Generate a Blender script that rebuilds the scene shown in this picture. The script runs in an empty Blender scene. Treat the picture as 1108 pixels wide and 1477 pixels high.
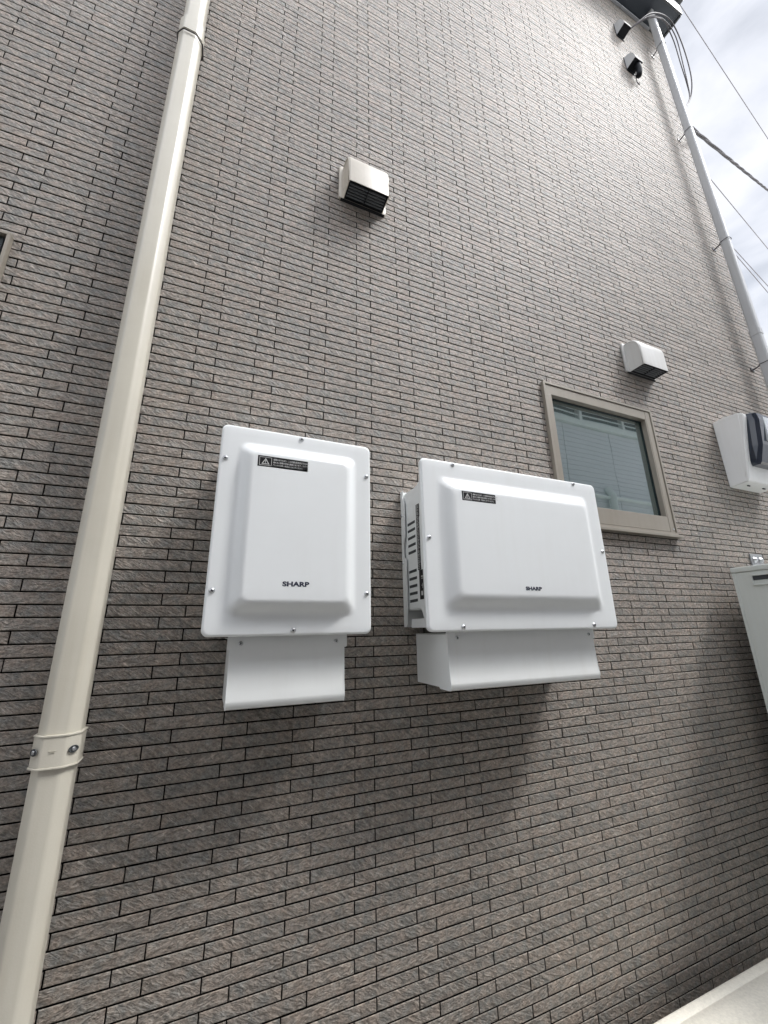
import bpy, bmesh, math, random
from mathutils import Vector, Matrix
random.seed(7)
S = bpy.context.scene
COL = S.collection
CZ = 1.6                       # eye height above the ground
D = 0.9313                     # distance of the camera from the tiled wall (plane y = 0)

# ------------------------------------------------------------------ camera
cam = bpy.data.objects.new('camera', bpy.data.cameras.new('camera'))
COL.objects.link(cam)
Rr, Ru, Rf = Vector((0.9212283, -0.3886557, -0.0168852)), Vector((-0.0944163, -0.2654792, 0.9594823)), Vector((0.3773910, 0.8823080, 0.2812624))
M = Matrix((Rr, Ru, -Rf)).transposed().to_4x4()
M.translation = (0, -D, CZ)
cam.matrix_world = M
cam.data.sensor_fit = 'VERTICAL'
cam.data.sensor_height = 36.0
cam.data.lens = 14.16
cam.data.clip_start = 0.02
cam.data.clip_end = 500
S.camera = cam

# ------------------------------------------------------------------ sky
SUN_DIR = Vector((1.55, -1.0, 2.6)).normalized()
elev = math.asin(SUN_DIR.z)
azim = math.atan2(SUN_DIR.x, SUN_DIR.y)
world = bpy.data.worlds.new('World'); S.world = world
world.use_nodes = True
nt = world.node_tree; nt.nodes.clear()
def N(nt, typ, **kw):
    n = nt.nodes.new(typ)
    for k, v in kw.items():
        if hasattr(n, k): setattr(n, k, v)
    return n
def L(nt, a, b): nt.links.new(a, b)
out = N(nt, 'ShaderNodeOutputWorld'); bg = N(nt, 'ShaderNodeBackground'); bg.inputs[1].default_value = 0.1
sky = N(nt, 'ShaderNodeTexSky', sky_type='NISHITA', sun_disc=False)
sky.sun_elevation = elev; sky.sun_rotation = azim
sky.dust_density = 2.0
tc = N(nt, 'ShaderNodeTexCoord')
mp = N(nt, 'ShaderNodeMapping'); mp.inputs['Scale'].default_value = (1.6, 1.6, 3.2)
mp.inputs['Rotation'].default_value = (0.3, 0.5, 0.4)
L(nt, tc.outputs['Generated'], mp.inputs[0])
n1 = N(nt, 'ShaderNodeTexNoise'); n1.inputs['Scale'].default_value = 3.4; n1.inputs['Detail'].default_value = 6; n1.inputs['Roughness'].default_value = .5; n1.inputs['Distortion'].default_value = .35
L(nt, mp.outputs[0], n1.inputs[0])
rp = N(nt, 'ShaderNodeValToRGB')
e = rp.color_ramp.elements
e[0].position = .38; e[0].color = (.60, .63, .69, 1)
e[1].position = .62; e[1].color = (.92, .93, .955, 1)
x = rp.color_ramp.elements.new(.5); x.color = (.765, .79, .85, 1)
L(nt, n1.outputs[0], rp.inputs[0])
# the cloud deck is brighter towards the veiled sun
dotn = N(nt, 'ShaderNodeVectorMath', operation='DOT_PRODUCT'); dotn.inputs[1].default_value = SUN_DIR
L(nt, tc.outputs['Generated'], dotn.inputs[0])
mr = N(nt, 'ShaderNodeMapRange', interpolation_type='SMOOTHSTEP'); mr.inputs[1].default_value = .90; mr.inputs[2].default_value = 1.0; mr.inputs[3].default_value = 5.25; mr.inputs[4].default_value = 24.0
L(nt, dotn.outputs['Value'], mr.inputs[0])
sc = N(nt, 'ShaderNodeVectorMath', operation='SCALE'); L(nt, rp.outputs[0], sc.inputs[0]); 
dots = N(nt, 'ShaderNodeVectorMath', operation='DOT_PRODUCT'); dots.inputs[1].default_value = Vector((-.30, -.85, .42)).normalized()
L(nt, tc.outputs['Generated'], dots.inputs[0])                    # added brightening of the unseen sky, to fill the shaded sides
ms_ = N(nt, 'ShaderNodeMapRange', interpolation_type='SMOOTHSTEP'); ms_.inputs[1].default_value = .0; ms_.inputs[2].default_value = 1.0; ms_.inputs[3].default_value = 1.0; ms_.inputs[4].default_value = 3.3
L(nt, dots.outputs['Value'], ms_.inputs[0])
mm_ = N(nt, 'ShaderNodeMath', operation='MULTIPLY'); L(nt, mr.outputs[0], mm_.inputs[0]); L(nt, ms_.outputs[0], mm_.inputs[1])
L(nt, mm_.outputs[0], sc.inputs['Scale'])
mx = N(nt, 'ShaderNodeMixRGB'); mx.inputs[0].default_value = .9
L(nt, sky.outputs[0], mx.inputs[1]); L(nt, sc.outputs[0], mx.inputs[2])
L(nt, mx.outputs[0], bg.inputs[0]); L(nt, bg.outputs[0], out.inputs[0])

sun = bpy.data.objects.new('sun', bpy.data.lights.new('sun', 'SUN')); COL.objects.link(sun)
sun.data.energy = 1.18; sun.data.angle = math.radians(11); sun.data.color = (1.0, .972, .93)
sun.rotation_euler = SUN_DIR.to_track_quat('Z', 'Y').to_euler()
sun.location = (3, -3, 8)

S.view_settings.view_transform = 'Standard'; S.view_settings.look = 'None'
S.view_settings.exposure = 1.10; S.view_settings.gamma = 1.0
S.view_settings.use_curve_mapping = False

# ------------------------------------------------------------------ materials
def mat(name, color, rough=.5, metal=0, spec=.5, bump=None, var=None, trans=0, ior=1.45, coat=0):
    """bump = (scale, distance); var = (scale, amount) mottles the colour"""
    m = bpy.data.materials.new(name); m.use_nodes = True
    t = m.node_tree; b = t.nodes['Principled BSDF']
    b.inputs['Base Color'].default_value = (*color, 1); b.inputs['Roughness'].default_value = rough
    b.inputs['Metallic'].default_value = metal; b.inputs['Specular IOR Level'].default_value = spec
    b.inputs['IOR'].default_value = ior; b.inputs['Coat Weight'].default_value = coat
    b.inputs['Transmission Weight'].default_value = trans
    if bump or var: g = N(t, 'ShaderNodeNewGeometry')
    if bump:
        n = N(t, 'ShaderNodeTexNoise'); n.inputs['Scale'].default_value = bump[0]; n.inputs['Detail'].default_value = 3
        L(t, g.outputs['Position'], n.inputs[0])
        bp = N(t, 'ShaderNodeBump'); bp.inputs['Distance'].default_value = bump[1]; bp.inputs['Strength'].default_value = 1
        L(t, n.outputs[0], bp.inputs['Height']); L(t, bp.outputs[0], b.inputs['Normal'])
    if var:
        n = N(t, 'ShaderNodeTexNoise'); n.inputs['Scale'].default_value = var[0]; n.inputs['Detail'].default_value = 7; n.inputs['Roughness'].default_value = .65
        L(t, g.outputs['Position'], n.inputs[0])
        r = N(t, 'ShaderNodeMapRange'); r.inputs[1].default_value = .3; r.inputs[2].default_value = .7
        r.inputs[3].default_value = 1 - var[1]; r.inputs[4].default_value = 1 + var[1] * .5
        L(t, n.outputs[0], r.inputs[0])
        s = N(t, 'ShaderNodeVectorMath', operation='SCALE'); s.inputs[0].default_value = color
        L(t, r.outputs[0], s.inputs['Scale']); L(t, s.outputs[0], b.inputs['Base Color'])
    return m

ROW = 0.02275; LEN = 0.136313; X0 = 0.04739; ROW0 = 0.91144
def tile_material():
    m = bpy.data.materials.new('split_face_tile'); m.use_nodes = True
    t = m.node_tree; b = t.nodes['Principled BSDF']
    g = N(t, 'ShaderNodeNewGeometry'); sp = N(t, 'ShaderNodeSeparateXYZ'); L(t, g.outputs['Position'], sp.inputs[0])
    def mth(op, a, c=None, d=None):
        n = N(t, 'ShaderNodeMath', operation=op)
        for i, v in enumerate((a, c, d)):
            if v is None: continue
            if isinstance(v, (int, float)): n.inputs[i].default_value = v
            else: L(t, v, n.inputs[i])
        return n.outputs[0]
    k = mth('ROUND', mth('SUBTRACT', mth('DIVIDE', mth('SUBTRACT', sp.outputs[2], CZ), ROW), ROW0))
    par = mth('FLOORED_MODULO', k, 2.0)
    c = mth('FLOOR', mth('DIVIDE', mth('SUBTRACT', mth('SUBTRACT', sp.outputs[0], X0), mth('MULTIPLY', par, LEN / 3)), LEN))
    cb = N(t, 'ShaderNodeCombineXYZ'); L(t, c, cb.inputs[0]); L(t, k, cb.inputs[1])
    wn = N(t, 'ShaderNodeTexWhiteNoise', noise_dimensions='3D'); L(t, cb.outputs[0], wn.inputs[0])
    tid = wn.outputs['Value']; tcol = wn.outputs['Color']
    # every tile gets its own slice of the pattern
    off = N(t, 'ShaderNodeVectorMath', operation='SCALE'); L(t, tcol, off.inputs[0]); off.inputs['Scale'].default_value = 3.0
    pos = N(t, 'ShaderNodeVectorMath', operation='ADD'); L(t, g.outputs['Position'], pos.inputs[0]); L(t, off.outputs[0], pos.inputs[1])
    def noise(vec, scale, det, rough=.5, dist=0):
        n = N(t, 'ShaderNodeTexNoise'); n.inputs['Scale'].default_value = scale; n.inputs['Detail'].default_value = det
        n.inputs['Roughness'].default_value = rough; n.inputs['Distortion'].default_value = dist
        L(t, vec, n.inputs[0]); return n.outputs[0]
    def mapped(vec, rot, scl):
        mm = N(t, 'ShaderNodeMapping'); mm.inputs['Rotation'].default_value = rot; L(t, vec, mm.inputs[0])
        m2 = N(t, 'ShaderNodeMapping'); m2.inputs['Scale'].default_value = scl; L(t, mm.outputs[0], m2.inputs[0])
        return m2.outputs[0]
    # chiselled strokes run diagonally across the face; direction varies from tile to tile
    sA = noise(mapped(pos.outputs[0], (0, math.radians(-33), 0), (1, 1, 2.9)), 62, 5, .62, .5)
    sB = noise(mapped(pos.outputs[0], (0, math.radians(16), 0), (1, 1, 2.6)), 70, 5, .62, .7)
    pick = mth('GREATER_THAN', tid, .62)
    stroke = N(t, 'ShaderNodeMix'); stroke.data_type = 'FLOAT'; L(t, mth('MULTIPLY_ADD', pick, .55, .2), stroke.inputs[0]); L(t, sA, stroke.inputs[2]); L(t, sB, stroke.inputs[3])
    st = stroke.outputs[0]
    fine = noise(pos.outputs[0], 260, 3, .6)
    rn = N(t, 'ShaderNodeTexNoise'); rn.noise_type = 'RIDGED_MULTIFRACTAL'; rn.inputs['Scale'].default_value = 54; rn.inputs['Detail'].default_value = 3; rn.inputs['Roughness'].default_value = .55; rn.inputs['Distortion'].default_value = .35
    L(t, mapped(pos.outputs[0], (0, math.radians(-24), 0), (1, 1, 2.8)), rn.inputs[0])
    rg = N(t, 'ShaderNodeMapRange'); L(t, rn.outputs[0], rg.inputs[0]); rg.inputs[1].default_value = .35; rg.inputs[2].default_value = 1.5; rg.inputs[3].default_value = .80; rg.inputs[4].default_value = 1.45  # ridge crests lightened in the colour, as highlights on the relief
    blotch = noise(pos.outputs[0], 48, 5, .65)
    big = noise(g.outputs['Position'], 2.2, 4, .5)
    # colour : brown to grey
    fac = mth('ADD', mth('MULTIPLY', mth('SUBTRACT', tid, .5), .22), mth('ADD', mth('MULTIPLY', mth('SUBTRACT', blotch, .5), 2.6), .5))
    rp = N(t, 'ShaderNodeValToRGB'); L(t, fac, rp.inputs[0])
    e = rp.color_ramp.elements
    e[0].position = 0.1; e[0].color = (.268, .260, .238, 1)
    e[1].position = .95; e[1].color = (.357, .293, .242, 1)
    x = e.new(.5); x.color = (.322, .284, .245, 1)
    sh = N(t, 'ShaderNodeMapRange'); L(t, st, sh.inputs[0]); sh.inputs[1].default_value = .36; sh.inputs[2].default_value = .64; sh.inputs[3].default_value = .58; sh.inputs[4].default_value = 1.36  # light and shade of the stroke relief put into the colour
    f2 = N(t, 'ShaderNodeMapRange'); L(t, fine, f2.inputs[0]); f2.inputs[1].default_value = .36; f2.inputs[2].default_value = .64; f2.inputs[3].default_value = .78; f2.inputs[4].default_value = 1.22
    b2 = N(t, 'ShaderNodeMapRange'); L(t, big, b2.inputs[0]); b2.inputs[1].default_value = .3; b2.inputs[2].default_value = .7; b2.inputs[3].default_value = .93; b2.inputs[4].default_value = 1.07
    tv = mth('MULTIPLY_ADD', wn.outputs['Value'], .18, .91)
    # a few pale scratches
    sc1 = noise(mapped(pos.outputs[0], (0, math.radians(-42), 0), (1, 1, 14)), 30, 1, .4, .15)
    scr = N(t, 'ShaderNodeMapRange'); L(t, sc1, scr.inputs[0]); scr.inputs[1].default_value = .70; scr.inputs[2].default_value = .76; scr.inputs[3].default_value = 1.0; scr.inputs[4].default_value = 1.6
    mul = mth('MULTIPLY', mth('MULTIPLY', mth('MULTIPLY', sh.outputs[0], rg.outputs[0]), f2.outputs[0]), mth('MULTIPLY', mth('MULTIPLY', b2.outputs[0], tv), scr.outputs[0]))
    s = N(t, 'ShaderNodeVectorMath', operation='SCALE'); L(t, rp.outputs[0], s.inputs[0]); L(t, mth('MULTIPLY', mul, 1.02), s.inputs['Scale'])
    L(t, s.outputs[0], b.inputs['Base Color'])
    b.inputs['Roughness'].default_value = .62; b.inputs['Specular IOR Level'].default_value = .6
    h = mth('MULTIPLY_ADD', fine, .10, mth('MULTIPLY_ADD', rn.outputs[0], .30, st))
    bp = N(t, 'ShaderNodeBump'); bp.inputs['Distance'].default_value = .0085; bp.inputs['Strength'].default_value = 1.0
    L(t, h, bp.inputs['Height']); L(t, bp.outputs[0], b.inputs['Normal'])
    return m

MT = {
 'tile': tile_material(),
 'louvre': mat('vent_grille_plastic', (.20, .21, .22), .5),
 'farwire': mat('far_grey_cable', (.26, .25, .27), .6),
 'joint': mat('joint_sealant', (.006, .0055, .005), .95, spec=.1, bump=(300, .0005)),
 'white': mat('white_powder_coat', (.765, .785, .785), .38, bump=(900, .00012), var=(6, .02)),
 'white2': mat('white_sheet_steel', (.755, .775, .77), .33, bump=(700, .0001), var=(5, .03)),
 'duct': mat('pale_grey_duct_paint', (.755, .77, .755), .34, bump=(700, .0001), var=(6, .03)),
 'pipe': mat('beige_pvc', (.56, .53, .452), .3, bump=(500, .00012), var=(7, .05)),
 'greypipe': mat('grey_pvc', (.42, .425, .43), .35, bump=(500, .0001), var=(5, .05)),
 'vent': mat('vent_ivory_paint', (.54, .495, .42), .36, bump=(800, .0001), var=(18, .07)),
 'vent2': mat('vent_white_paint', (.56, .555, .535), .34, bump=(800, .0001), var=(14, .05)),
 'black': mat('black_plastic', (.010, .011, .014), .6, spec=.25, bump=(600, .0001)),
 'dark': mat('dark_interior', (.006, .007, .009), .7),
 'wire': mat('dark_wire', (.045, .04, .042), .45),
 'wiregrey': mat('grey_cable', (.085, .078, .082), .6),
 'bronze': mat('bronze_aluminium', (.29, .262, .22), .36, metal=.15, bump=(900, .00008), var=(9, .04)),
 'gasket': mat('rubber_gasket', (.012, .02, .022), .5),
 'steel': mat('stainless_steel', (.55, .56, .57), .28, metal=1.0, bump=(900, .0002)),
 'galv': mat('galvanised_steel', (.38, .39, .40), .45, metal=.7, bump=(400, .0003), var=(60, .2)),
 'sticker': mat('black_sticker', (.006, .006, .007), .3),
 'ink': mat('white_ink', (.55, .55, .54), .5),
 'logo': mat('navy_ink', (.026, .032, .055), .4),
 'slot': mat('slot_shadow_gap', (.05, .055, .058), .7),
 'tank': mat('tank_grey_paint', (.60, .63, .60), .4, bump=(500, .00015), var=(5, .04)),
 'cream': mat('cream_powder_coat', (.85, .81, .71), .5, bump=(420, .0007), var=(150, .14)),
 'soffit': mat('soffit_panel', (.045, .055, .07), .5, bump=(120, .0006)),
 'fascia': mat('fascia_metal', (.05, .055, .06), .4),
 'trim': mat('trim_light', (.34, .35, .37), .5),
 'meter': mat('meter_grey_plastic', (.76, .765, .76), .36, bump=(900, .00012), var=(8, .03)),
 'smoke': mat('smoked_cover', (.012, .018, .032), .06, spec=.8),
 'meterface': mat('meter_face', (.50, .53, .55), .4),
 'concrete': mat('path_concrete', (.58, .56, .51), .85, bump=(90, .003), var=(8, .2)),
 'foundation': mat('foundation_render', (.33, .33, .32), .8, bump=(150, .002), var=(6, .12)),
 'siding': mat('neighbour_siding', (.72, .72, .76), .6, bump=(120, .001), var=(2, .06)),
 'pale': mat('neighbour_pale_metal', (.72, .76, .73), .45, var=(3, .05)),
 'gap': mat('siding_joint', (.03, .03, .035), .8),
 'roof': mat('roof_metal', (.06, .065, .07), .45),
}
def glass_mat():
    m = bpy.data.materials.new('low_e_window_glass'); m.use_nodes = True
    t = m.node_tree; b = t.nodes['Principled BSDF']
    b.inputs['Base Color'].default_value = (.030, .062, .058, 1)
    b.inputs['Roughness'].default_value = .25
    gl = N(t, 'ShaderNodeBsdfGlossy'); gl.inputs['Color'].default_value = (.88, .94, .97, 1); gl.inputs['Roughness'].default_value = .012
    g = N(t, 'ShaderNodeNewGeometry'); n = N(t, 'ShaderNodeTexNoise'); n.inputs['Scale'].default_value = 5; n.inputs['Detail'].default_value = 1; L(t, g.outputs['Position'], n.inputs[0])
    bp = N(t, 'ShaderNodeBump'); bp.inputs['Distance'].default_value = .0003; L(t, n.outputs[0], bp.inputs['Height']); L(t, bp.outputs[0], gl.inputs['Normal'])
    fr = N(t, 'ShaderNodeFresnel'); fr.inputs[0].default_value = 1.5
    ad = N(t, 'ShaderNodeMath', operation='MULTIPLY_ADD'); L(t, fr.outputs[0], ad.inputs[0]); ad.inputs[1].default_value = .8; ad.inputs[2].default_value = .23
    mx = N(t, 'ShaderNodeMixShader'); L(t, ad.outputs[0], mx.inputs[0]); L(t, b.outputs[0], mx.inputs[1]); L(t, gl.outputs[0], mx.inputs[2])
    L(t, mx.outputs[0], t.nodes['Material Output'].inputs[0])
    return m
MT['glass'] = glass_mat()
def streaks(m, amount, tint=(.72, .68, .60), scale=(55, 55, 3.0)):
    """thin vertical rain marks and dust over a painted surface"""
    t = m.node_tree; b = t.nodes['Principled BSDF']; inp = b.inputs['Base Color']
    src = inp.links[0].from_socket if inp.links else None
    g = N(t, 'ShaderNodeNewGeometry'); mm = N(t, 'ShaderNodeMapping'); mm.inputs['Scale'].default_value = scale; L(t, g.outputs['Position'], mm.inputs[0])
    n = N(t, 'ShaderNodeTexNoise'); n.inputs['Scale'].default_value = 1.0; n.inputs['Detail'].default_value = 5; L(t, mm.outputs[0], n.inputs[0])
    n2 = N(t, 'ShaderNodeTexNoise'); n2.inputs['Scale'].default_value = 5.0; n2.inputs['Detail'].default_value = 4; L(t, g.outputs['Position'], n2.inputs[0])
    mu = N(t, 'ShaderNodeMath', operation='MULTIPLY'); L(t, n.outputs[0], mu.inputs[0]); L(t, n2.outputs[0], mu.inputs[1])
    r = N(t, 'ShaderNodeMapRange'); L(t, mu.outputs[0], r.inputs[0]); r.inputs[1].default_value = .22; r.inputs[2].default_value = .40; r.inputs[3].default_value = 0; r.inputs[4].default_value = amount
    mx = N(t, 'ShaderNodeMix'); mx.data_type = 'RGBA'; mx.blend_type = 'MULTIPLY'; L(t, r.outputs[0], mx.inputs[0])
    if src: L(t, src, mx.inputs[6])
    else: mx.inputs[6].default_value = inp.default_value[:]
    mx.inputs[7].default_value = (*tint, 1); L(t, mx.outputs[2], inp)
streaks(MT['pipe'], .22); streaks(MT['greypipe'], .25); streaks(MT['vent'], .4); streaks(MT['vent2'], .25)
streaks(MT['white'], .07); streaks(MT['white2'], .10); streaks(MT['duct'], .14); streaks(MT['tank'], .15); streaks(MT['meter'], .12); streaks(MT['bronze'], .25)
for _m in MT.values(): pass

# ------------------------------------------------------------------ helpers
class MB:
    """collects shapes, then becomes one mesh object"""
    def __init__(s): s.v = []; s.f = []; s.sm = []
    def add(s, vs, fs, smooth=False):
        o = len(s.v); s.v += [tuple(p) for p in vs]
        for f in fs: s.f.append([i + o for i in f]); s.sm.append(smooth)
        return s
    def box(s, x0, x1, y0, y1, z0, z1, b=0.0):
        if b <= 0:
            vs = [(x, y, z) for z in (z0, z1) for y in (y0, y1) for x in (x0, x1)]
            return s.add(vs, [(0, 2, 3, 1), (4, 5, 7, 6), (0, 1, 5, 4), (2, 6, 7, 3), (0, 4, 6, 2), (1, 3, 7, 5)])
        bm = bmesh.new(); bmesh.ops.create_cube(bm, size=1)
        for v in bm.verts: v.co = Vector(((x0 + x1) / 2 + v.co.x * (x1 - x0), (y0 + y1) / 2 + v.co.y * (y1 - y0), (z0 + z1) / 2 + v.co.z * (z1 - z0)))
        bmesh.ops.bevel(bm, geom=bm.edges[:], offset=b, segments=2, affect='EDGES', profile=.6)
        return s.bm(bm)
    def bm(s, bm, smooth=False):
        bm.verts.index_update()
        s.add([v.co[:] for v in bm.verts], [[v.index for v in f.verts] for f in bm.faces], smooth); bm.free(); return s
    def prism(s, poly, x0, x1, b=0.0):
        """poly of (s, z): s = distance out of the wall; extruded along x"""
        bm = bmesh.new()
        a = [bm.verts.new((x0, -p[0], p[1])) for p in poly]; c = [bm.verts.new((x1, -p[0], p[1])) for p in poly]
        n = len(poly)
        bm.faces.new(a); bm.faces.new(c[::-1])
        for i in range(n): bm.faces.new((a[i], c[i], c[(i + 1) % n], a[(i + 1) % n]))
        bmesh.ops.recalc_face_normals(bm, faces=bm.faces[:])
        if b > 0: bmesh.ops.bevel(bm, geom=[e for e in bm.edges if e.calc_face_angle(0) > .4], offset=b, segments=2, affect='EDGES')
        return s.bm(bm)
    def column(s, poly, z0, z1):
        n = len(poly)
        return s.add([(p[0], p[1], z0) for p in poly] + [(p[0], p[1], z1) for p in poly],
                     [(i, (i + 1) % n, n + (i + 1) % n, n + i) for i in range(n)] + [tuple(range(n))[::-1], tuple(range(n, 2 * n))])
    def tube(s, pts, r, seg=8, closed=False):
        pts = [Vector(p) for p in pts]; n = len(pts); vs = []; prev = None
        for i, p in enumerate(pts):
            if closed: d = pts[(i + 1) % n] - pts[i - 1]
            else: d = pts[min(i + 1, n - 1)] - pts[max(i - 1, 0)]
            d.normalize()
            up = prev if prev is not None else (Vector((0, 0, 1)) if abs(d.z) < .9 else Vector((0, 1, 0)))
            a = d.cross(up).normalized(); b = a.cross(d).normalized(); prev = b
            for k in range(seg):
                t = 2 * math.pi * k / seg; vs.append(p + a * r * math.cos(t) + b * r * math.sin(t))
        fs = []
        for i in range(n if closed else n - 1):
            j = (i + 1) % n
            for k in range(seg): fs.append((i * seg + k, i * seg + (k + 1) % seg, j * seg + (k + 1) % seg, j * seg + k))
        if not closed: fs += [tuple(range(seg))[::-1], tuple(range((n - 1) * seg, n * seg))]
        return s.add(vs, fs, True)
    def loft(s, loops, cap0=True, cap1=True, smooth=True):
        n = len(loops[0]); vs = [p for l in loops for p in l]; fs = []
        for i in range(len(loops) - 1):
            for k in range(n): fs.append((i * n + k, i * n + (k + 1) % n, (i + 1) * n + (k + 1) % n, (i + 1) * n + k))
        s.add(vs, fs, smooth); o = len(s.v) - len(vs)
        if cap0: s.f.append([o + i for i in range(n)][::-1]); s.sm.append(False)
        if cap1: s.f.append([o + len(vs) - n + i for i in range(n)]); s.sm.append(smooth)
        return s
    def build(s, name, m, parent=None, loc=None, autosmooth=False):
        me = bpy.data.meshes.new(name)
        if loc: s.v = [(p[0] - loc[0], p[1] - loc[1], p[2] - loc[2]) for p in s.v]
        me.from_pydata(s.v, [], s.f); me.update()
        for p, sm in zip(me.polygons, s.sm): p.use_smooth = sm
        me.materials.append(MT[m] if isinstance(m, str) else m)
        bm = bmesh.new(); bm.from_mesh(me); bmesh.ops.recalc_face_normals(bm, faces=bm.faces[:]); bm.to_mesh(me); bm.free()
        o = bpy.data.objects.new(name, me); COL.objects.link(o)
        if loc: o.location = loc
        if parent:
            o.parent = parent
            if loc: o.location = Vector(loc) - parent.matrix_basis.translation
            else: o.location = -world_loc(parent)
        return o
def world_loc(o):
    t = Vector((0, 0, 0))
    while o: t += o.location; o = o.parent
    return t
def thing(name, label, cat, loc=(0, 0, 0), group=None):
    o = bpy.data.objects.new(name, None); COL.objects.link(o); o.location = loc; o.empty_display_size = .1
    o['label'] = label; o['category'] = cat
    if group: o['group'] = group
    return o
def tag(o, label=None, cat=None, group=None, kind=None):
    if label: o['label'] = label
    if cat: o['category'] = cat
    if group: o['group'] = group
    if kind: o['kind'] = kind
    return o
def rrect(x0, x1, z0, z1, r, y, n=7):
    """rounded rectangle loop in the wall plane"""
    r = min(r, (x1 - x0) / 2 - 1e-5, (z1 - z0) / 2 - 1e-5); P = []
    for cx, cz, a0 in ((x1 - r, z1 - r, 0), (x0 + r, z1 - r, 90), (x0 + r, z0 + r, 180), (x1 - r, z0 + r, 270)):
        for k in range(n):
            a = math.radians(a0 + 90 * k / (n - 1)); P.append((cx + r * math.cos(a), y, cz + r * math.sin(a)))
    return P
def text_mb(body, size, x, y, z, sx=1.0, offset=0.0, font=None, extrude=.00015, spacing=1.0, align='LEFT', rot=0.0, axis='front'):
    c = bpy.data.curves.new('t', 'FONT'); c.body = body; c.size = size; c.offset = offset; c.extrude = extrude
    c.space_character = spacing; c.align_x = align; c.resolution_u = 3
    o = bpy.data.objects.new('t', c); COL.objects.link(o)
    bpy.context.view_layer.update()
    me = bpy.data.meshes.new_from_object(o.evaluated_get(bpy.context.evaluated_depsgraph_get()))
    mb = MB(); vs = []
    for v in me.vertices:
        a, b_, e_ = v.co.x * sx, v.co.y, v.co.z
        ca, sa = math.cos(rot), math.sin(rot); a, b_ = a * ca - b_ * sa, a * sa + b_ * ca
        if axis == 'front': vs.append((x + a, y - e_, z + b_))
        else: vs.append((x - e_, y - a, z + b_))        # on a face that looks to the left, text runs out of the wall
    mb.add(vs, [list(p.vertices) for p in me.polygons])
    bpy.data.objects.remove(o); bpy.data.curves.remove(c); bpy.data.meshes.remove(me)
    return mb
def screw(x, s, z, parent, r=.0042, axis='front', seat=True, slot='dark'):
    """pan head screw with a cross recess; s = distance of the surface from the wall"""
    y = -s
    def place(px, pd, pz):   # px across, pd outwards
        return (x + px, y - pd, z + pz) if axis == 'front' else (x - pd, y - px, z + pz)
    n = 14; prof = [(r * 1.25, 0), (r * 1.25, .0006), (r * .98, .0008), (r * .95, .0018), (r * .6, .0028), (r * .25, .0031)]
    loops = [[place(a * math.cos(2 * math.pi * k / n), h, a * math.sin(2 * math.pi * k / n)) for k in range(n)] for a, h in prof]
    mb = MB(); mb.loft(loops, True, True); sc_ = mb.build('screw', 'steel', parent)
    ms = MB()
    for a in (.5, .5 + math.pi / 2):
        ca, sa = math.cos(a), math.sin(a); l, w = r * .62, r * .15
        q = [(l, w), (-l, w), (-l, -w), (l, -w)]
        ms.add([place(p * ca - t * sa, hh, p * sa + t * ca) for hh in (.0024, .0034) for p, t in q], [(0, 1, 2, 3), (4, 5, 6, 7), (0, 1, 5, 4), (1, 2, 6, 5), (2, 3, 7, 6), (3, 0, 4, 7)])
    ms.build('recess', slot, sc_)
    return sc_

# ------------------------------------------------------------------ ground, path
g = MB(); g.box(-150, 150, -150, 150, -.3, 0); tag(g.build('ground', 'concrete'), kind='structure')

# ------------------------------------------------------------------ the tiled house
XL, XR = -4.0, 2.65
ZB, ZT = .42, CZ + 4.26
house = thing('tiled_house', 'two storey house wall clad in long narrow grey brown tiles', 'house', (0, 0, 0))
WX0, WX1, WZ0, WZ1 = 1.0165, 1.5845, CZ + .3205, CZ + .8410      # opening of the small window
wall = MB()
wall.box(XL, WX0, .0058, .20, ZB, ZT); wall.box(WX1, XR - .004, .0058, .20, ZB, ZT); wall.box(WX0, WX1, .0058, .20, ZB, WZ0); wall.box(WX0, WX1, .0058, .20, WZ1, ZT)
wall.box(XL, XR - .004, .2005, 6.0, ZB, ZT)
wall = wall.build('wall', 'joint', house)
fo = MB(); fo.box(XL + .01, XR - .02, .02, 5.98, -.02, ZB - .002); fo.build('foundation', 'foundation', house)
OPEN = [(1.0165, 1.5845, CZ + .32786, CZ + .82836), (-1.13, -.470, CZ - .08162, CZ + .82836)]   # window openings: no tiles there
G = .0011; GZ = .00125           # half joints
def tri_tile(mb, x0, x1, z0, z1, dy, c=.0010):
    """one tile: chamfered face plus its edges"""
    f = -dy
    vs = [(x0, .0065, z0), (x1, .0065, z0), (x1, .0065, z1), (x0, .0065, z1),
          (x0, f + c, z0), (x1, f + c, z0), (x1, f + c, z1), (x0, f + c, z1),
          (x0 + c, f, z0 + c), (x1 - c, f, z0 + c), (x1 - c, f, z1 - c), (x0 + c, f, z1 - c)]
    mb.add(vs, [(0, 1, 5, 4), (1, 2, 6, 5), (2, 3, 7, 6), (3, 0, 4, 7), (4, 5, 9, 8), (5, 6, 10, 9), (6, 7, 11, 10), (7, 4, 8, 11), (8, 9, 10, 11)])
FPX = 581.0
def proj(x, y, z):
    v = Vector((x, y + D, z - CZ)); d = v.dot(Rf)
    if d < .05: return None
    return 554 + FPX * v.dot(Rr) / d, 738.5 - FPX * v.dot(Ru) / d
def hidden(px, py):
    if 288 < px < 538 and 608 < py < 918: return True
    if 322 < px < 497 and 910 < py < 1025: return True
    if 578 < px < 892 and 655 < py < 912: return True
    if 602 < px < 864 and 900 < py < 998: return True
    xl = 270 - 270 * py / 1260.; xr = 302 - 252 * py / 1477.
    if xl - 4 < px < xr + 4: return True
    if px > 1054 and py > 812: return True
    return False
tiles = []
k0 = int(math.floor((ZB - CZ) / ROW - ROW0)); k1 = int(math.ceil((ZT - CZ) / ROW - ROW0))
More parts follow.
